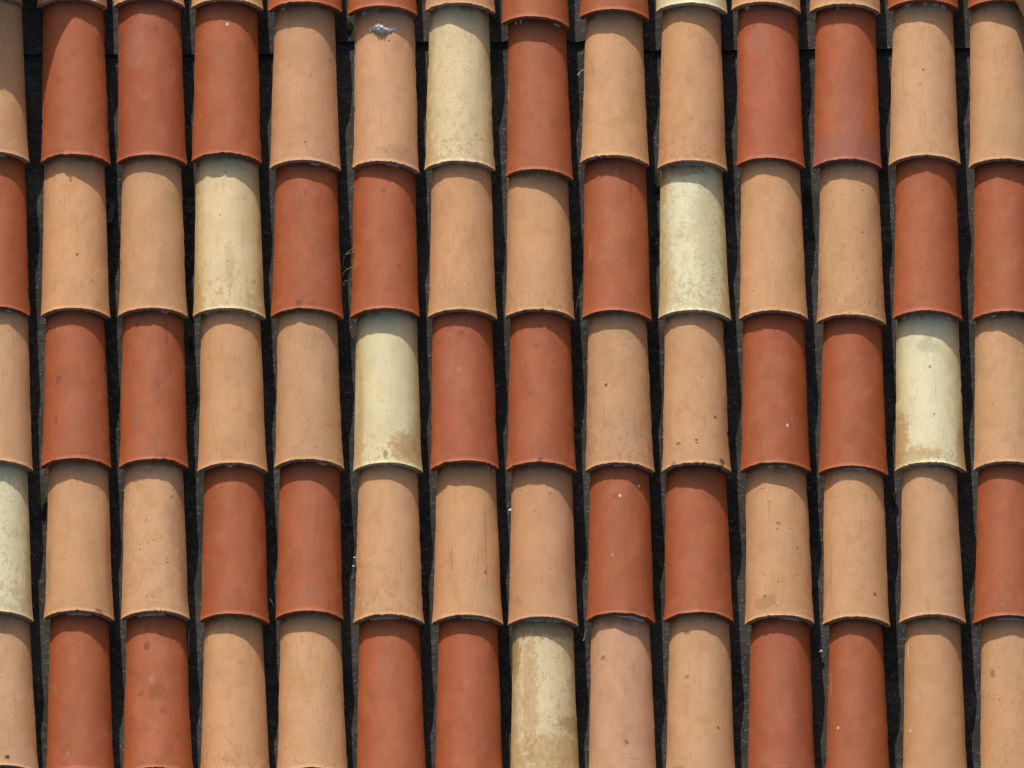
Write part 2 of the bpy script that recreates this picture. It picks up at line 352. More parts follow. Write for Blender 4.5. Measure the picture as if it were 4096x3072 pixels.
# ------------------------------------------------------------------ tile mesh
NA, NS = 36, 64
def tile_mesh(seed, uF, wF, slant, cF, uT, vT, wT, cT, length=LENGTH, jag=1.0, chips=()):
    """half-round tapering tile; local origin at the middle of its lower edge, y up the slope"""
    rnd = random.Random(seed); sd = seed * 1.37
    def fn(s):                                     # axis, half width, crest at distance s from the lower end
        k = s / vT
        flare = 0.0022 * math.exp(-(s / .035) ** 2)
        return (uT * k, wF - 0.0022 + (wT - wF + 0.0022) * k + flare, cF + (cT - cF) * k)
    ss = [0, .0006, .0016, .0030, .0050] + [.0050 + (length - .0050) * ((i + 1) / (NS - 5)) for i in range(NS - 5)]
    burr = [-.0007, .0005, .0013, .0007, 0.0]
    amp = rnd.choice((.3, .45, .8, 1.0, 1.3)) * jag
    flarew = rnd.uniform(-.5, .5)
    def point(i, j, inner):
        s0 = ss[i]; fi = j / NA * 2 - 1
        u, w, c = fn(s0)
        ejl = noise.noise(Vector((s0 * 34, sd, 1 if fi < 0 else 9)) ) * .020 + noise.noise(Vector((s0 * 110, sd, 3 if fi < 0 else 12))) * .012
        nick = noise.noise(Vector((s0 * 60, sd + 40, 5 if fi < 0 else 15)))
        ejl -= max(0, nick - .42) * .09
        phi = fi * ALPHA * (1 + ejl * amp * 1.5)
        R = w / SA
        R0 = R - (THICK if inner else 0)
        rough = noise.noise(Vector((fi * 2.2, s0 * 9, sd))) * .0014 + noise.noise(Vector((fi * 7, s0 * 25, sd + 3))) * .0004
        rr = R0 + rough
        ds = 0.0
        if i < 14:
            fall = max(0, 1 - s0 / .012)
            ds = (noise.noise(Vector((fi * 14, sd, 7))) * .0016 + noise.noise(Vector((fi * 45, sd, 8))) * .0016) * amp * fall
            for (cp, cw, ca) in chips:
                e = math.exp(-((fi - cp) / cw) ** 2)
                ds += ca * e * fall
                if not inner: rr -= ca * .5 * e * fall
        if not inner and i < 5: rr += burr[i]
        x = u + rr * math.sin(phi)
        # slightly squarer shoulders than a true arc
        zc = c - R + rr * math.cos(phi)
        y = s0 + ds + slant * (x - u) * max(0, 1 - s0 / .25)
        return (x, y, zc), (phi * R, s0 + ds, fi, s0 / vT)
    verts, faces, uvs = [], [], []
    grid = {}
    for inner in (0, 1):
        for i in range(NS):
            for j in range(NA + 1):
                p, q = point(i, j, inner); grid[inner, i, j] = len(verts); verts.append(p); uvs.append(q)
    smooth = []
    for i in range(NS - 1):
        for j in range(NA):
            a, b, c_, d = grid[0, i, j], grid[0, i, j + 1], grid[0, i + 1, j + 1], grid[0, i + 1, j]
            faces.append((a, b, c_, d)); smooth.append(True)
            a, b, c_, d = grid[1, i, j], grid[1, i + 1, j], grid[1, i + 1, j + 1], grid[1, i, j + 1]
            faces.append((a, b, c_, d)); smooth.append(True)
    def dupe(k):
        verts.append(verts[k]); uvs.append(uvs[k]); return len(verts) - 1
    for i, flip in ((0, False), (NS - 1, True)):      # end faces
        o = [dupe(grid[0, i, j]) for j in range(NA + 1)]; n = [dupe(grid[1, i, j]) for j in range(NA + 1)]
        for j in range(NA):
            f = (o[j], n[j], n[j + 1], o[j + 1]); faces.append(f if not flip else f[::-1]); smooth.append(False)
    for j, flip in ((0, True), (NA, False)):          # long edges
        o = [dupe(grid[0, i, j]) for i in range(NS)]; n = [dupe(grid[1, i, j]) for i in range(NS)]
        for i in range(NS - 1):
            f = (o[i], n[i], n[i + 1], o[i + 1]); faces.append(f if not flip else f[::-1]); smooth.append(False)
    me = bpy.data.meshes.new('curved_tile')
    me.from_pydata(verts, [], faces)
    me.polygons.foreach_set('use_smooth', smooth)
    u1 = me.uv_layers.new(name='metres'); u2 = me.uv_layers.new(name='unit')
    li = [0] * len(me.loops); me.loops.foreach_get('vertex_index', li)
    u1.data.foreach_set('uv', [x for k in li for x in uvs[k][:2]])
    u2.data.foreach_set('uv', [x for k in li for x in uvs[k][2:]])
    me.update()
    return me

def lump_mesh(name, pts_fn, na, nb):
    """closed lumpy sheet: pts_fn(a, b, top) with a, b in 0..1"""
    bm = bmesh.new(); g = {}
    for t in (0, 1):
        for i in range(na + 1):
            for j in range(nb + 1): g[t, i, j] = bm.verts.new(pts_fn(i / na, j / nb, t))
    for i in range(na):
        for j in range(nb):
            bm.faces.new((g[1, i, j], g[1, i + 1, j], g[1, i + 1, j + 1], g[1, i, j + 1]))
            bm.faces.new((g[0, i, j], g[0, i, j + 1], g[0, i + 1, j + 1], g[0, i + 1, j]))
    for i in range(na):
        bm.faces.new((g[0, i, 0], g[0, i + 1, 0], g[1, i + 1, 0], g[1, i, 0]))
        bm.faces.new((g[0, i, nb], g[1, i, nb], g[1, i + 1, nb], g[0, i + 1, nb]))
    for j in range(nb):
        bm.faces.new((g[0, 0, j], g[1, 0, j], g[1, 0, j + 1], g[0, 0, j + 1]))
        bm.faces.new((g[0, na, j], g[0, na, j + 1], g[1, na, j + 1], g[1, na, j]))
    bmesh.ops.recalc_face_normals(bm, faces=bm.faces)
    me = bpy.data.meshes.new(name); bm.to_mesh(me); bm.free()
    for p in me.polygons: p.use_smooth = True
    return me

def mortar_material(name, col, dark, rough=.8, metal=0.0, spec=.3):
    N = NT(name); x, y, z = N.obj()
    n = N.noise(N.vec(x, y, z), 420, 4, .6)
    N.base(N.mix(N.ramp(n, .35, .65), dark, col), rough, spec, metal)
    N.bump(n, .4, .001)
    return N.m
M_MORTAR = mortar_material('pale_mortar', (.74, .68, .58), (.42, .38, .32))
M_SILVER = mortar_material('grey_sealant', (.88, .86, .82), (.45, .44, .42), .4, .1, .5)

# ------------------------------------------------------------------ corrugated under-roof
def col_fit(c):
    if c < 0: a, b = col_fit(0), col_fit(1); return (a[0] + (a[0] - b[0]) * -c, a[1] + (a[1] - b[1]) * -c)
    if c > 13: a, b = col_fit(13), col_fit(12); return (a[0] + (a[0] - b[0]) * (c - 13), a[1] + (a[1] - b[1]) * (c - 13))
    P = [(TILES[r][c][1], TILES[r][c][0]) for r in range(6)] + [(TILES[r][c][5], TILES[r][c][4]) for r in range(1, 6)]
    n = len(P); sv = sum(p[0] for p in P) / n; su = sum(p[1] for p in P) / n
    m = sum((p[0] - sv) * (p[1] - su) for p in P) / sum((p[0] - sv) ** 2 for p in P)
    return (su - m * sv, m)
FIT = {c: col_fit(c) for c in range(-3, 17)}
def col_u(j, v):
    c = math.floor(j); t = j - c
    a, b = FIT[c], FIT[c + 1]
    return (a[0] + a[1] * v) * (1 - t) + (b[0] + b[1] * v) * t

def sheet_material(seed):
    N = NT('weathered_fibre_cement'); x, y, z = N.obj()
    v = N.vec(x, y, seed * 2.3)
    a = N.noise(v, 7, 4, .6, .5); b = N.noise(v, 60, 5, .65); c = N.noise(v, 300, 3, .6)
    col = N.mix(N.ramp(a, .35, .65), (.033, .030, .027), (.066, .056, .050))
    col = N.mix(N.ramp(b, .5, .7, 0, .6), col, (.105, .098, .094))
    col = N.mix(N.ramp(b, .25, .45, .5, 0), col, (.018, .017, .015))
    moss = N.math('MULTIPLY', N.ramp(N.noise(v, 16, 4, .6, .3), .56, .68), N.ramp(c, .4, .6))
    col = N.mix(N.math('MULTIPLY', moss, .6), col, (.075, .080, .028))
    # pale lichen crumbs
    warp = N.vec(N.math('ADD', x, N.math('MULTIPLY', b, .01)), N.math('ADD', N.math('MULTIPLY', y, .8), N.math('MULTIPLY', c, .004)), seed * 1.1)
    vd, vc = N.voro(warp, 210)
    sp = N.t.nodes.new('ShaderNodeSeparateXYZ'); N.t.links.new(vc, sp.inputs[0])
    dens = N.ramp(a, .35, .65, .66, .20)
    pick = N.ramp(N.math('SUBTRACT', sp.outputs[0], dens), 0, .06)
    fl = N.math('MULTIPLY', N.math('MULTIPLY', N.ramp(vd, .12, .42, 1, 0), pick), N.ramp(b, .40, .56, .25, 1))
    col = N.mix(N.math('MULTIPLY', fl, .62), col, (.30, .31, .30))
    N.base(col, .9, .2)
    h = N.math('ADD', N.math('MULTIPLY', b, 1.2), N.math('ADD', N.math('MULTIPLY', c, .7), N.math('MULTIPLY', fl, .6)))
    N.bump(h, .8, .0016)
    return N.m

Z0, AMP = -0.0255, 0.0245
def make_sheet(j0, j1, v0, v1, dz, seed, label, tilt=0.0):
    nj = int((j1 - j0) * 22); nv = int((v1 - v0) / .02)
    bm = bmesh.new(); g = {}
    for t in (0, 1):
        for i in range(nj + 1):
            j = j0 + .006 + (j1 - j0 - .012) * i / nj
            for k in range(nv + 1):
                v = v0 + (v1 - v0) * k / nv
                vv = v + tilt * (j - j0) * (1 if k == 0 else 0) + (noise.noise(Vector((j * 9, seed, 0))) * .003 if k == 0 else 0)
                z = Z0 + AMP * math.cos(2 * math.pi * j) + dz - (.0065 if t == 0 else 0) + noise.noise(Vector((j * 3, v * 8, seed))) * .0012
                g[t, i, k] = bm.verts.new((col_u(j, v), vv, z))
    for i in range(nj):
        for k in range(nv):
            bm.faces.new((g[1, i, k], g[1, i + 1, k], g[1, i + 1, k + 1], g[1, i, k + 1])).smooth = True
            bm.faces.new((g[0, i, k], g[0, i, k + 1], g[0, i + 1, k + 1], g[0, i + 1, k])).smooth = True
        for k in (0, nv): bm.faces.new((g[0, i, k], g[0, i + 1, k], g[1, i + 1, k], g[1, i, k]))
    for k in range(nv):
        for i in (0, nj): bm.faces.new((g[0, i, k], g[1, i, k], g[1, i, k + 1], g[0, i, k + 1]))
    bmesh.ops.recalc_face_normals(bm, faces=bm.faces)
    for e in bm.edges:
        if len(e.link_faces) == 2 and not all(f.smooth for f in e.link_faces): e.smooth = False
    me = bpy.data.meshes.new('corrugated_sheet'); bm.to_mesh(me); bm.free()
    o = link('corrugated_sheet', me, [sheet_material(seed)])
    o.matrix_world = ROOF
    tag(o, label, 'roofing sheet', 'dark corrugated roofing sheets under the tiles')
for (ja, jb, vj, til, words) in ((-1.4, 4, .8645, 0, 'left'), (4, 8, .8968, 0, 'middle'), (8, 14.6, .8730, .0016, 'right')):
    make_sheet(ja, jb, -1.9, vj + .16, -.0075, ja + 20, 'dark lichen-speckled corrugated sheet under the %s columns of tiles, long lower sheet' % words)
    make_sheet(ja, jb, vj, 1.9, 0, ja + 33, 'dark corrugated sheet whose lower end shows at the top of the %s gaps' % words, til)

# ------------------------------------------------------------------ the tiles
KIND = ['TTTTRRTRRCTTRR', 'TRRRTTCRTTRRTT', 'RTTCRRTTRCTTRR', 'TRRTTCRRTTRRCT', 'CTTRRTTTRRTTTR', 'TRRTTRRCTTRRTT']
BR = (.16, .055, .030); GY = (.27, .24, .21); WH = (.62, .60, .56); DK = (.05, .035, .025); OR = (.36, .13, .03)
PK = (.42, .21, .16); TB = (.25, .12, .055); CB = (.40, .235, .085); GN = (.20, .19, .11)
SPEC = {   # (column, row): extra settings
 (1, 1): dict(chips=[(-.5, .06, .004), (-.36, .05, .006), (-.1, .05, .002), (.42, .04, .003)], streak=.3),
 (2, 1): dict(pink=1.5, spots=[(-.45, .72, .30, .16, (.36, .17, .12), .45), (-.1, .90, .2, .05, (.34, .16, .10), .4), (.18, .82, .06, .015, BR, .6)], chips=[]),
 (3, 1): dict(chips=[(-.55, .05, .003), (-.1, .06, .004), (.1, .05, .002)], spots=[(.02, .86, .035, .008, WH, .9), (-.5, .9, .03, .008, BR, .7)]),
 (4, 1): dict(pink=.8, spots=[(0, .12, .05, .006, BR, .8), (.75, .68, .06, .012, TB, .7)]),
 (5, 1): dict(pink=.6, spots=[(.45, .07, .6, .06, (.30, .17, .10), .5), (.1, .80, .04, .006, BR, .8)]),
 (6, 1): dict(bubbles=.8, stain=.3, warm=True, tone=1.0),
 (7, 1): dict(spots=[(.1, .5, .04, .01, OR, .6), (-.95, .55, .06, .05, (.30, .17, .13), .6)]),
 (11, 1): dict(purple=.6, spots=[(-.35, .25, .12, .22, (.37, .14, .035), .6), (.62, .28, .10, .2, (.36, .13, .035), .5)], streak=.15),
 (12, 1): dict(spots=[(-.02, .57, .034, .008, DK, .8), (-.9, .58, .03, .02, TB, .8), (-.1, .47, .03, .006, BR, .6)]),
 (10, 1): dict(pink=1.6, spots=[(-.3, .78, .35, .1, (.35, .17, .12), .4)]),
 (13, 1): dict(tone=.97, spots=[(0, .25, .7, .2, (.43, .30, .15), .35)]),
 (9, 1): dict(stain=.08), (8, 1): dict(streak=.3),
 (0, 2): dict(streak=.5),
 (1, 2): dict(spots=[(.06, .36, .034, .010, DK, .8), (-.1, .86, .04, .02, BR, .5), (.42, .2, .03, .008, TB, .8)]),
 (2, 2): dict(streak=.3),
 (3, 2): dict(pits=1.4, stain=.45, warm=True, tone=1.03, spots=[(.02, .3, .12, .16, CB, .35), (-.9, .05, .3, .2, CB, .5)]),
 (4, 2): dict(chips=[(-.2, .08, .003)], streak=.7, spots=[(-.18, .045, .09, .022, (.20, .06, .035), .85), (.1, .035, .12, .012, (.2, .075, .045), .7), (-.02, .8, .05, .025, BR, .5)]),
 (5, 2): dict(streak=.6, spots=[(-.02, .82, .05, .02, BR, .5), (.35, .3, .06, .02, BR, .45)]),
 (8, 2): dict(streak=.9, spots=[(.15, .93, .06, .03, BR, .5), (.4, .82, .04, .07, BR, .5), (-.72, .42, .05, .07, (.38, .2, .12), .5)]),
 (9, 2): dict(bubbles=1.0, stain=.6, tone=1.03, spots=[(-.2, .97, .6, .05, CB, .6), (-.85, .9, .15, .12, CB, .55), (-.75, .3, .25, .28, CB, .35), (.3, .6, .35, .3, (.45, .36, .18), .4)]),
 (11, 2): dict(pits=1.2, stain=.12, spots=[(-.6, .35, .1, .14, (.42, .33, .15), .6)]),
 (12, 2): dict(streak=.3), (13, 2): dict(streak=.4),
 (7, 2): dict(stain=.2, tone=.97),
 (1, 3): dict(spots=[(.93, .66, .09, .028, (.15, .05, .03), .9), (-.45, .55, .08, .035, BR, .55), (-.5, .9, .06, .025, (.33, .18, .14), .5), (-.5, .28, .05, .03, BR, .6)], streak=.5),
 (2, 3): dict(chips=[(.25, .07, .004), (.4, .06, .003)], streak=.9, spots=[(-.4, .93, .06, .03, BR, .6), (.36, .85, .05, .09, BR, .6), (.12, .52, .08, .05, BR, .4)]),
 (5, 3): dict(stain=.3, spots=[(.45, .12, .45, .1, CB, .7), (-.75, .3, .12, .4, CB, .4), (-.95, .9, .12, .2, CB, .5), (-.05, .06, .06, .035, (.26, .17, .07), .8)], tone=.99),
 (6, 3): dict(pink=1.4, chips=[(-.45, .08, .004)], spots=[(-.05, .86, .1, .02, BR, .5), (-.35, .48, .2, .11, (.29, .10, .05), .5), (-.1, .62, .06, .02, (.4, .18, .1), .5), (.1, .9, .04, .02, BR, .5)]),
 (7, 3): dict(chips=[(-.03, .05, .003), (-.7, .05, .002)], streak=.8, spots=[(-.03, .02, .06, .014, (.12, .04, .025), .9), (-.12, .78, .05, .014, BR, .6), (.32, .68, .04, .012, BR, .5), (-.25, .47, .05, .012, BR, .5)]),
 (8, 3): dict(stain=.38, spots=[(-.33, .53, .04, .01, DK, .8), (.35, .88, .5, .05, (.34, .19, .09), .4)]),
 (9, 3): dict(chips=[(-.55, .07, .003), (.66, .07, .006)], spots=[(-.45, .14, .06, .014, (.17, .12, .06), .8), (0, .155, .035, .008, DK, .9), (.02, .135, .03, .006, DK, .8), (.5, .32, .05, .012, (.2, .08, .04), .9), (.66, .04, .10, .02, (.24, .10, .05), .9), (-.57, .015, .09, .012, (.24, .10, .05), .8)]),
 (10, 3): dict(chips=[(-.35, .1, .003)], spots=[(.3, .26, .03, .012, WH, .9)]),
 (12, 3): dict(stain=.12, tone=1.05, spots=[(-.85, .2, .35, .18, CB, .75), (-.6, .06, .9, .06, CB, .6), (.85, .1, .2, .2, CB, .6), (0, .8, .3, .06, (.36, .32, .2), .5), (.03, .65, .045, .012, (.22, .2, .14), .8), (.1, .33, .04, .01, (.22, .2, .14), .8)]),
 (0, 4): dict(bubbles=.9, stain=.7, tone=1.0),
 (1, 4): dict(tone=.97, spots=[(-.8, .35, .05, .25, GN, .5), (.85, .3, .12, .3, (.33, .13, .06), .55), (.5, .02, .12, .015, (.22, .09, .045), .9)]),
 (2, 4): dict(pits=1.6, spots=[(.85, .5, .2, .5, TB, .4), (.6, .6, .3, .3, TB, .25)]),
 (3, 4): dict(streak=.25, spots=[(-.93, .3, .04, .1, GY, .6), (-.35, .86, .03, .006, DK, .7)]),
 (4, 4): dict(streak=.2, spots=[(.1, .13, .25, .05, (.27, .11, .07), .55)]),
 (6, 4): dict(streak=.5, spots=[(.47, .3, .05, .014, BR, .8), (.4, .16, .4, .1, (.47, .33, .18), .5), (-.4, .38, .035, .1, TB, .6), (.5, .5, .03, .3, TB, .5)]),
 (5, 4): dict(stain=.2), 
 (7, 4): dict(pink=.6, tone=.93, pits=.8, spots=[(-.65, .12, .13, .035, (.34, .17, .11), .6), (.2, .82, .05, .014, (.40, .13, .04), .7), (.85, .3, .2, .5, (.33, .14, .07), .4)]),
 (8, 4): dict(chips=[(-.6, .1, .003), (-.2, .12, .003), (.3, .12, .003), (.7, .1, .003)], spots=[(0, .80, .035, .010, WH, .85), (.55, .88, .035, .012, WH, .8), (-.12, .80, .09, .02, BR, .4), (-.2, .4, .02, .006, WH, .5)]),
 (9, 4): dict(chips=[(-.5, .1, .002), (.1, .12, .002), (.4, .1, .003)], streak=.7),
 (10, 4): dict(pits=1.0, spots=[(.1, .98, .2, .03, TB, .6), (.03, .62, .06, .014, (.24, .18, .11), .8), (-.35, .1, .3, .05, TB, .6), (.5, .47, .04, .012, TB, .8), (-.35, .14, .04, .01, DK, .6), (-.05, .09, .025, .006, WH, .9)]),
 (11, 4): dict(spots=[(.5, .17, .05, .012, BR, .8), (-.7, .35, .05, .2, GN, .45), (-.15, .36, .15, .03, (.44, .27, .2), .5)]),
 (12, 4): dict(tone=.98, streak=.1, pits=.1, spots=[(.2, .97, .03, .008, WH, .8)]),
 (13, 4): dict(streak=.2),
 (1, 5): dict(streak=.35, spots=[(-.25, .35, .22, .10, (.24, .075, .04), .45), (-.3, .10, .04, .02, GY, .35), (-.25, .9, .08, .02, BR, .4)]),
 (2, 5): dict(spots=[(-.25, .80, .10, .03, BR, .7), (-.25, .93, .07, .018, BR, .6), (.0, .50, .24, .065, (.27, .075, .026), 1.0), (-.12, .58, .10, .04, (.44, .21, .11), .5), (.15, .38, .10, .028, (.26, .075, .03), .9), (-.4, .49, .1, .012, BR, .5), (.0, .24, .04, .014, BR, .8), (.5, .23, .035, .012, BR, .7)]),
 (3, 5): dict(stain=.15), (4, 5): dict(streak=.5),
 (5, 5): dict(streak=.8), (6, 5): dict(pink=.5),
 (7, 5): dict(bubbles=1.0, stain=.8, warm=True, tone=1.0, spots=[(-.35, .55, .22, .45, CB, .55), (-.85, .8, .2, .15, (.33, .19, .06), .75), (0, .98, 1.1, .10, (.27, .18, .08), .75), (.75, .35, .4, .06, (.34, .20, .07), .7), (.2, .15, 1.0, .12, CB, .55)]),
 (8, 5): dict(pink=1.3, pits=.9, tone=.97, spots=[(-.5, .75, .07, .02, TB, .8), (-.3, .97, .2, .03, TB, .6), (.2, .97, .2, .03, TB, .6), (.1, .2, .05, .02, BR, .6), (.3, .1, .25, .008, PK, .5)]),
 (9, 5): dict(pits=.9, spots=[(-.35, .9, .08, .02, TB, .7), (-.35, .62, .06, .015, TB, .7), (-.6, .02, .3, .04, TB, .7), (.45, .3, .04, .01, BR, .8)]),
 (10, 5): dict(pink=1.0, spots=[(.0, .50, .10, .12, (.28, .085, .035), .7), (-.2, .38, .13, .10, (.28, .085, .035), .7), (-.4, .24, .12, .07, (.28, .085, .03), .65), (.05, .05, .10, .008, GY, .4)]),
 (11, 5): dict(tone=.93, streak=.2, spots=[(-.55, .32, .03, .010, WH, .9), (-.85, .6, .02, .1, (.42, .2, .12), .7)]),
 (12, 5): dict(tone=.93, streak=.1, spots=[(-.82, .82, .022, .05, WH, .7), (-.7, .3, .03, .01, WH, .6)]),
 (13, 5): dict(pits=.9, spots=[(-.55, .66, .07, .03, TB, .7), (.0, .7, .3, .2, (.42, .27, .16), .4)]),
 (0, 5): dict(spots=[(.1, .06, .06, .014, (.05, .045, .05), .9)]),
 (0, 1): dict(tone=.97), (0, 3): dict(tone=.98),
}
LOOK = {   # what one sees on this tile
 (1, 1): 'red tile with chipped rim', (2, 1): 'brick red tile with pale chalky bloom', (3, 1): 'brick red tile with one white dot',
 (4, 1): 'peach tile with dark fleck near its foot', (5, 1): 'peach tile with silver sealant lump', (6, 1): 'cream tile with fine wrinkled glaze',
 (7, 1): 'orange red tile set lower than its neighbours', (8, 1): 'smooth peach tile', (9, 1): 'peach tile with vertical drip marks', (10, 1): 'pinkish red tile', (11, 1): 'red tile with purple band and yellow streaks',
 (12, 1): 'pale peach tile with dark pinhole', (13, 1): 'sandy peach tile in narrow pointed sunlight', (0, 1): 'half-shaded tan tile cut by the picture edge',
 (0, 2): 'dark red tile cut by the picture edge', (1, 2): 'peach tile with small dark gash', (2, 2): 'plain peach tile', (3, 2): 'cream tile with a trail of pits',
 (4, 2): 'red tile with dark chip above its lower rim', (5, 2): 'smooth red tile beside the grass blades', (6, 2): 'even peach tile', (7, 2): 'peach tile with brownish mottling', (8, 2): 'orange red tile with dark vertical scratches',
 (9, 2): 'pale cream tile covered in bubbled stains', (10, 2): 'grainy peach tile', (11, 2): 'peach tile sprinkled with brown pits', (12, 2): 'clean orange red tile', (13, 2): 'red tile cut by the right picture edge',
 (0, 3): 'tan tile cut by the left picture edge', (1, 3): 'red tile with broken right edge', (2, 3): 'red tile with grey scuffs and chipped rim', (3, 3): 'smooth peach tile', (4, 3): 'peach tile with hairline scratch',
 (5, 3): 'yellow cream tile with brown stain at its foot', (6, 3): 'pinkish red tile with faint round blotch', (7, 3): 'red tile with square chip in its rim', (8, 3): 'mottled peach tile', (9, 3): 'peach tile with two rim chips',
 (10, 3): 'even red tile', (11, 3): 'dark red tile with soft bump', (12, 3): 'cream tile with brown stain low on its left', (13, 3): 'peach tile cut by the right picture edge',
 (0, 4): 'blistered cream tile cut by the left picture edge', (1, 4): 'peach tile with rusty right flank', (2, 4): 'peach tile peppered with brown pits', (3, 4): 'clean orange red tile', (4, 4): 'red tile with greyish scuff near its foot',
 (5, 4): 'peach tile with soft blotches', (6, 4): 'peach tile with one brown knot', (7, 4): 'pinkish brown clay tile', (8, 4): 'red tile with two white droppings', (9, 4): 'orange red tile with crumbly rim',
 (10, 4): 'sandy peach tile with ring-shaped pit', (11, 4): 'peach tile over grey mortar', (12, 4): 'narrow clean peach tile', (13, 4): 'red tile cut by the right picture edge',
 (0, 5): 'tan tile with black crumb at the bottom left corner', (1, 5): 'red tile with faint dark cloud', (2, 5): 'red tile with splashed blotch and pale smear', (3, 5): 'plain tan tile', (4, 5): 'peach tile with long vertical scratch',
 (5, 5): 'red tile with small grey nicks', (6, 5): 'plain red tile', (7, 5): 'cream tile heavily stained brown', (8, 5): 'pinkish peach tile with brown specks', (9, 5): 'peach tile with row of brown specks',
 (10, 5): 'red tile with diagonal rusty smear', (11, 5): 'smooth dark red tile', (12, 5): 'smooth tan tile with white scratch', (13, 5): 'peach tile at the bottom right corner',
}
ORD = ['first', 'second', 'third', 'fourth', 'fifth', 'sixth', 'seventh', 'eighth', 'ninth', 'tenth', 'eleventh', 'twelfth', 'thirteenth', 'fourteenth']
ROWN = ['top cut-off row', 'first full row', 'second full row', 'third full row', 'fourth full row', 'bottom row']
CNAME = {'R': 'red', 'T': 'peach', 'C': 'cream'}
tiles = {}
for r in range(6):
    for c in range(14):
        uF, vF, wF, sl, uT, vT, wT = TILES[r][c]
        kd = KIND[r][c]; seed = 100 + r * 17 + c * 5
        sp = dict(SPEC.get((c, r), {})); chips = sp.pop('chips', None)
        rnd = random.Random(seed)
        if chips is None:
            chips = [(rnd.uniform(-.8, .8), rnd.uniform(.02, .05), rnd.uniform(.0008, .002)) for _ in range(rnd.randint(0, 3))]
        if 'tone' not in sp: sp['tone'] = rnd.uniform(.93, 1.05)
        cF = KH * wF
        cT = crest_top(c, r)
        me = tile_mesh(seed, uF, wF, sl, cF, uT - uF, vT - vF, wT, cT, chips=chips)
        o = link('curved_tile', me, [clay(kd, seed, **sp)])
        o.matrix_world = ROOF @ Matrix.Translation((uF, vF, 0))
        look = LOOK.get((c, r), 'lower end of a %s tile' % CNAME[kd])
        if (c, r) in ((0, 0), (13, 0)): look = 'lower corner of a %s tile' % CNAME[kd]
        tag(o, '%s, %s from left in %s' % (look, ORD[c], ROWN[r]), 'roof tile', 'curved clay roof tiles laid in rows', 'thing')
        tiles[c, r] = (o, seed)


# loose tile pokes in top right; two unseen ones added to shade top left
def loose_tile(u, v, z, deg, kd, seed, label):
    me = tile_mesh(seed, 0, .080, 0, KH * .080, 0, .39, .068, KH * .070)
    o = link('curved_tile', me, [clay(kd, seed)])
    o.matrix_world = ROOF @ Matrix.Translation((u, v, z)) @ Matrix.Rotation(math.radians(deg), 4, 'Z')
    tag(o, label, 'roof tile', None, 'thing')
loose_tile(1.288, .862, .052, 25, 'T', 911, 'loose peach tile whose edge pokes in at the top right corner')
loose_tile(-1.325, .975, .108, -41, 'T', 912, 'unseen tile added outside the top left corner to cast a slanting shadow')
loose_tile(-1.155, 1.15, .052, 0, 'R', 913, 'unseen red tile added beyond the top left corner, under the slanting one')

# mortar and sealant showing where a tile disappears under the one above
def on_tile(c, r, fi, s, lift):
    """point in the tile's own frame"""
    uF, vF, wF, sl, uT, vT, wT = TILES[r][c]
    k = s / (vT - vF); R = (wF + (wT - wF) * k) / SA
    cF = KH * wF; cT = crest_top(c, r)
    cc = cF + (cT - cF) * k
    ph = fi * ALPHA
    return ((uT - uF) * k + (R + lift) * math.sin(ph), s, cc - R + (R + lift) * math.cos(ph))
def dab(c, r, f0, f1, size=1.0, mat=None, s_c=None, hgt=.0042, long=.010):
    uF, vF, wF, sl, uT, vT, wT = TILES[r][c]
    o, seed = tiles[c, r]
    up = TILES[r - 1][c]
    q = seed + f0 * 31
    def pf(a, b, t):
        fi = f0 + (f1 - f0) * a
        x0 = on_tile(c, r, fi, vT - vF, 0)[0]
        edge = (up[1] - vF) + up[3] * (x0 - (up[0] - uF)) if s_c is None else s_c
        n = noise.noise(Vector((fi * 22, q, b * 2)))
        taper = math.sin(math.pi * min(1, max(0, a))) ** .5
        lo = edge - (.0022 + .004 * n) * size * taper
        s = lo + b * long
        h = (-.001 if t == 0 else (hgt * size * (.55 + .6 * n) * taper * math.sin(math.pi * min(1, .22 + b * .6)) - .0004))
        return on_tile(c, r, fi, s, h)
    me = lump_mesh('mortar_dab', pf, max(6, int(abs(f1 - f0) * 36)), 5)
    return link('mortar_dab', me, [mat or M_MORTAR], o)
for (c, r, a, b, s) in ((4, 1, -.70, -.55, 1.3), (5, 1, -.69, -.55, 1.2), (7, 1, -.68, -.58, 1.2), (7, 1, -.5, -.42, 1.1), (7, 1, .5, .75, .8), (10, 1, -.68, -.5, 1.2),
        (11, 1, -.24, -.18, 1.5), (12, 1, -.55, -.36, 1.2), (12, 1, 0, .12, .9), (12, 1, .25, .45, 1.2), (12, 1, .5, .68, 1.3),
        (4, 2, .1, .4, .7), (5, 2, .05, .4, .7), (9, 2, -.45, .5, .6), (0, 2, -.1, .3, .9), (3, 3, -.75, -.58, 1.2), (3, 3, .6, .8, 1.3), (2, 3, .2, .45, .9), (12, 3, -.72, -.58, 1.2),
        (12, 3, .5, .68, 1.2), (13, 3, -.4, -.25, 1.2), (0, 3, .2, .4, .9), (3, 4, -.2, -.02, 1.5), (6, 4, .58, .72, 2.0), (6, 4, .8, .9, 1.7), (8, 4, -.2, .2, .7), (10, 4, -.25, -.08, 1.1),
        (10, 4, .1, .3, 1.0), (11, 4, -.35, .4, 1.2), (4, 4, .2, .5, .7), (1, 5, -.35, .35, 1.1), (2, 5, -.55, .25, 1.2), (5, 5, -.55, .3, .8), (6, 5, -.2, .6, .8),
        (7, 5, -.5, .5, 1.0), (8, 5, -.1, .75, 1.6), (10, 5, -.05, .6, 1.1), (13, 5, -.4, .4, 1.2), (5, 4, -.2, .15, .5), (0, 4, -.3, .1, .8)):
    dab(c, r, a, b, s)

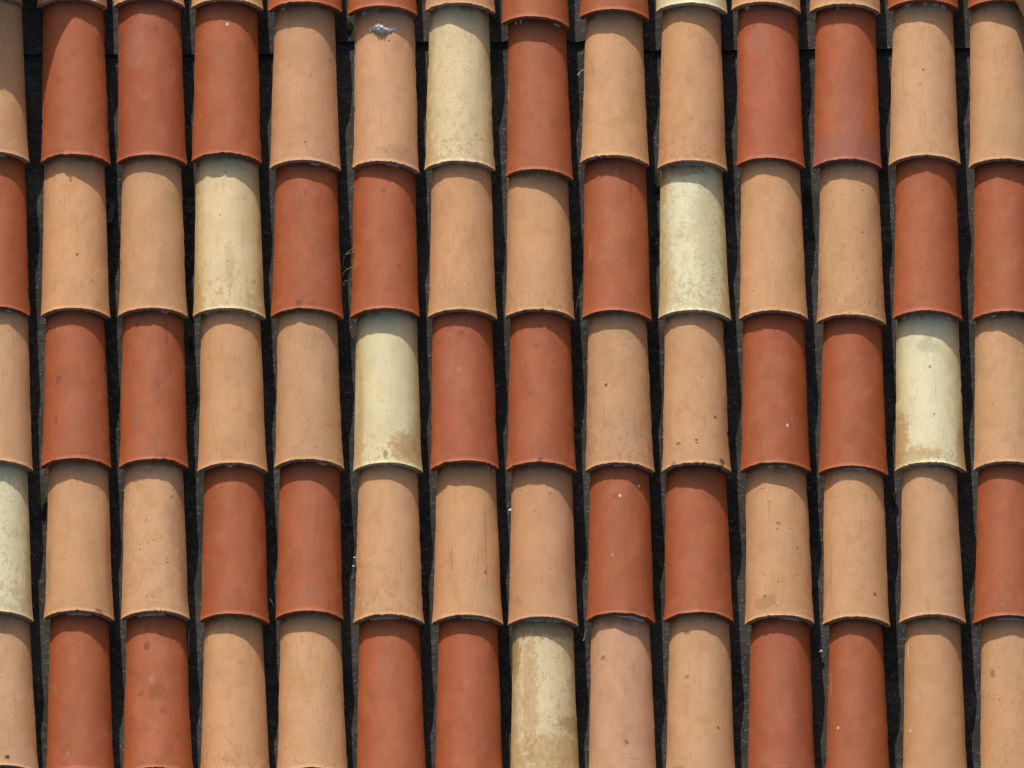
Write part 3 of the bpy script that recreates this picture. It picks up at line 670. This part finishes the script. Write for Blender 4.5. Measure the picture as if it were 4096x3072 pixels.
# the crumpled lump of grey sealant on the sixth tile of the first full row
def sealant():
    c, r = 5, 1
    o, seed = tiles[c, r]
    def pf(a, b, t):
        fi = -.44 + .74 * a
        mid = math.exp(-((a - .42) / .25) ** 2)
        ridge = .35 + .65 * mid
        sc = .348 + .004 * math.sin(a * 7)
        half = (.004 + .0085 * mid) * (1 + .4 * noise.noise(Vector((a * 9, 3, 0))))
        s = sc + (b - .5) * 2 * half
        env = (math.sin(math.pi * a) ** .5) * math.sin(math.pi * b) ** .6
        cr = abs(noise.noise(Vector((a * 16, b * 6, 2)))) + .6 * abs(noise.noise(Vector((a * 38, b * 14, 5))))
        h = -.001 if t == 0 else env * ridge * (.006 + .011 * cr) - .0006
        return on_tile(c, r, fi, s, h)
    me = lump_mesh('sealant_lump', pf, 60, 26)
    link('sealant_lump', me, [M_SILVER], o)['label'] = 'crumpled silver-grey lump of sealant on peach clay'
sealant()

# ------------------------------------------------------------------ small things lying between the tiles
def plain(name, col, rough=.8, var=.6):
    N = NT(name); x, y, z = N.obj()
    n = N.noise(N.vec(x, y, z), 160, 3)
    N.base(N.mix(n, tuple(k * var for k in col), col), rough, .2)
    return N.m
M_STRAW = plain('dry_straw', (.50, .46, .30)); M_GREEN = plain('green_blade', (.24, .29, .12)); M_WHITE = plain('bleached_twig', (.62, .62, .58))
M_MOSS = plain('moss', (.095, .11, .03), .95); M_SLATE = plain('dark_slate', (.075, .072, .07)); M_STONE = plain('white_grit', (.75, .76, .76), .6, .85)
def strand_mesh(name, strands, bmx=None):
    bm = bmesh.new()
    for pts, r0, r1 in strands:
        P = [Vector(p) for p in pts]
        # smooth the polyline
        for _ in range(2):
            Q = [P[0]]
            for a, b in zip(P, P[1:]): Q += [a.lerp(b, .25), a.lerp(b, .75)]
            P = Q + [P[-1]]
        rings = []
        for i, p in enumerate(P):
            d = (P[min(i + 1, len(P) - 1)] - P[max(i - 1, 0)]).normalized()
            s1 = d.orthogonal().normalized(); s2 = d.cross(s1)
            rad = r0 + (r1 - r0) * i / (len(P) - 1)
            rings.append([bm.verts.new(p + (s1 * math.cos(k * 2.094) + s2 * math.sin(k * 2.094)) * rad) for k in range(3)])
        for A, B in zip(rings, rings[1:]):
            for k in range(3): bm.faces.new((A[k], A[(k + 1) % 3], B[(k + 1) % 3], B[k])).smooth = True
        bm.faces.new(rings[0]); bm.faces.new(rings[-1][::-1])
    bmesh.ops.recalc_face_normals(bm, faces=bm.faces)
    me = bpy.data.meshes.new(name); bm.to_mesh(me); bm.free(); return me
def valley(v, jj): return col_u(jj, v), Z0 - AMP
def place(o, u, v, z): o.matrix_world = ROOF @ Matrix.Translation((u, v, z))

def twig(name, mat, u, v, strands, label, cat):
    o = link(name, strand_mesh(name, strands), [mat]); place(o, u, v, 0); return tag(o, label, cat)
g = link('grass_sprig', strand_mesh('grass_sprig', [
    ([(-.012, -.010, -.03), (-.009, .004, -.008), (-.004, .012, .002), (.006, .020, .006), (.017, .027, .010)], .0009, .0005),
    ([(-.004, .012, .002), (.002, .013, .004), (.009, .014, .004), (.015, .020, .002)], .0008, .0005),
    ([(-.014, -.044, -.03), (-.010, -.034, -.002), (-.003, -.030, .008), (.008, -.028, .014), (.021, -.024, .021), (.027, -.022, .026)], .0010, .0006),
    ([(-.012, -.060, -.03), (-.008, -.055, -.004), (-.003, -.054, .002), (.0, -.057, .002)], .0009, .0005),
    ([(-.014, -.072, -.03), (-.012, -.063, -.01), (-.008, -.060, -.004), (-.004, -.063, -.006)], .0009, .0005)]), [M_GREEN])
place(g, *GRASS, 0); tag(g, 'thin green grass blades growing from the gap between two red tiles', 'grass')
for (nm, mt, key, st, lab, cat) in SMALL(M_STRAW, M_WHITE): twig(nm, mt, *key, st, lab, cat)

def chunk_mesh(name, a, b, c, seed, sub=2, amp=.25):
    bm = bmesh.new(); bmesh.ops.create_icosphere(bm, subdivisions=sub, radius=1)
    for v in bm.verts:
        k = 1 + amp * noise.noise(v.co * 1.7 + Vector((seed, 0, 0)))
        v.co = Vector((v.co.x * a, v.co.y * b, v.co.z * c)) * k
    me = bpy.data.meshes.new(name); bm.to_mesh(me); bm.free()
    for p in me.polygons: p.use_smooth = sub > 2
    return me
for (u, v, z, s, lab) in PEBBLES:
    o = link('pebble', chunk_mesh('pebble', s, s * .8, s * .6, u * 50), [M_STONE]); place(o, u, v, z)
    tag(o, lab, 'pebble', 'white grit caught between the tiles')
# broken slate chip
bm = bmesh.new()
outline = [(-.0065, .028), (.006, .029), (.0085, .012), (.006, .004), (.0075, -.010), (.0045, -.029), (-.006, -.030), (-.0085, -.012), (-.0075, .008)]
lo = [bm.verts.new((x, y, 0)) for x, y in outline]; hi = [bm.verts.new((x * .94, y * .97, .0055 + .001 * math.sin(x * 900))) for x, y in outline]
bm.faces.new(lo[::-1]); bm.faces.new(hi)
for i in range(len(lo)): bm.faces.new((lo[i], lo[(i + 1) % len(lo)], hi[(i + 1) % len(lo)], hi[i]))
me = bpy.data.meshes.new('slate_chip'); bm.to_mesh(me); bm.free()
o = link('slate_chip', me, [M_SLATE]); o.matrix_world = ROOF @ Matrix.Translation(SLATE) @ Euler((.0, -.1, -.12)).to_matrix().to_4x4()
tag(o, 'dark broken chip of slate lying in the gap beside a peach tile', 'slate chip')
# moss: tufts of tiny stems
def moss_mesh(seed, w, l):
    rnd = random.Random(seed); st = []
    for _ in range(90):
        a = rnd.uniform(0, 6.283); q = rnd.random() ** .5
        x, y = math.cos(a) * q * w, math.sin(a) * q * l
        h = rnd.uniform(.002, .006)
        st.append(([(x, y, -.002), (x + rnd.uniform(-.001, .001), y + rnd.uniform(-.001, .001), h * .5), (x + rnd.uniform(-.003, .003), y + rnd.uniform(-.003, .003), h)], .0009, .0005))
    return strand_mesh('moss_tuft', st)
for (u, v, z, w, l, lab) in MOSS:
    o = link('moss_tuft', moss_mesh(u * 99, w, l), [M_MOSS]); place(o, u, v, z)
    tag(o, lab, 'moss', 'moss tufts in the gaps')
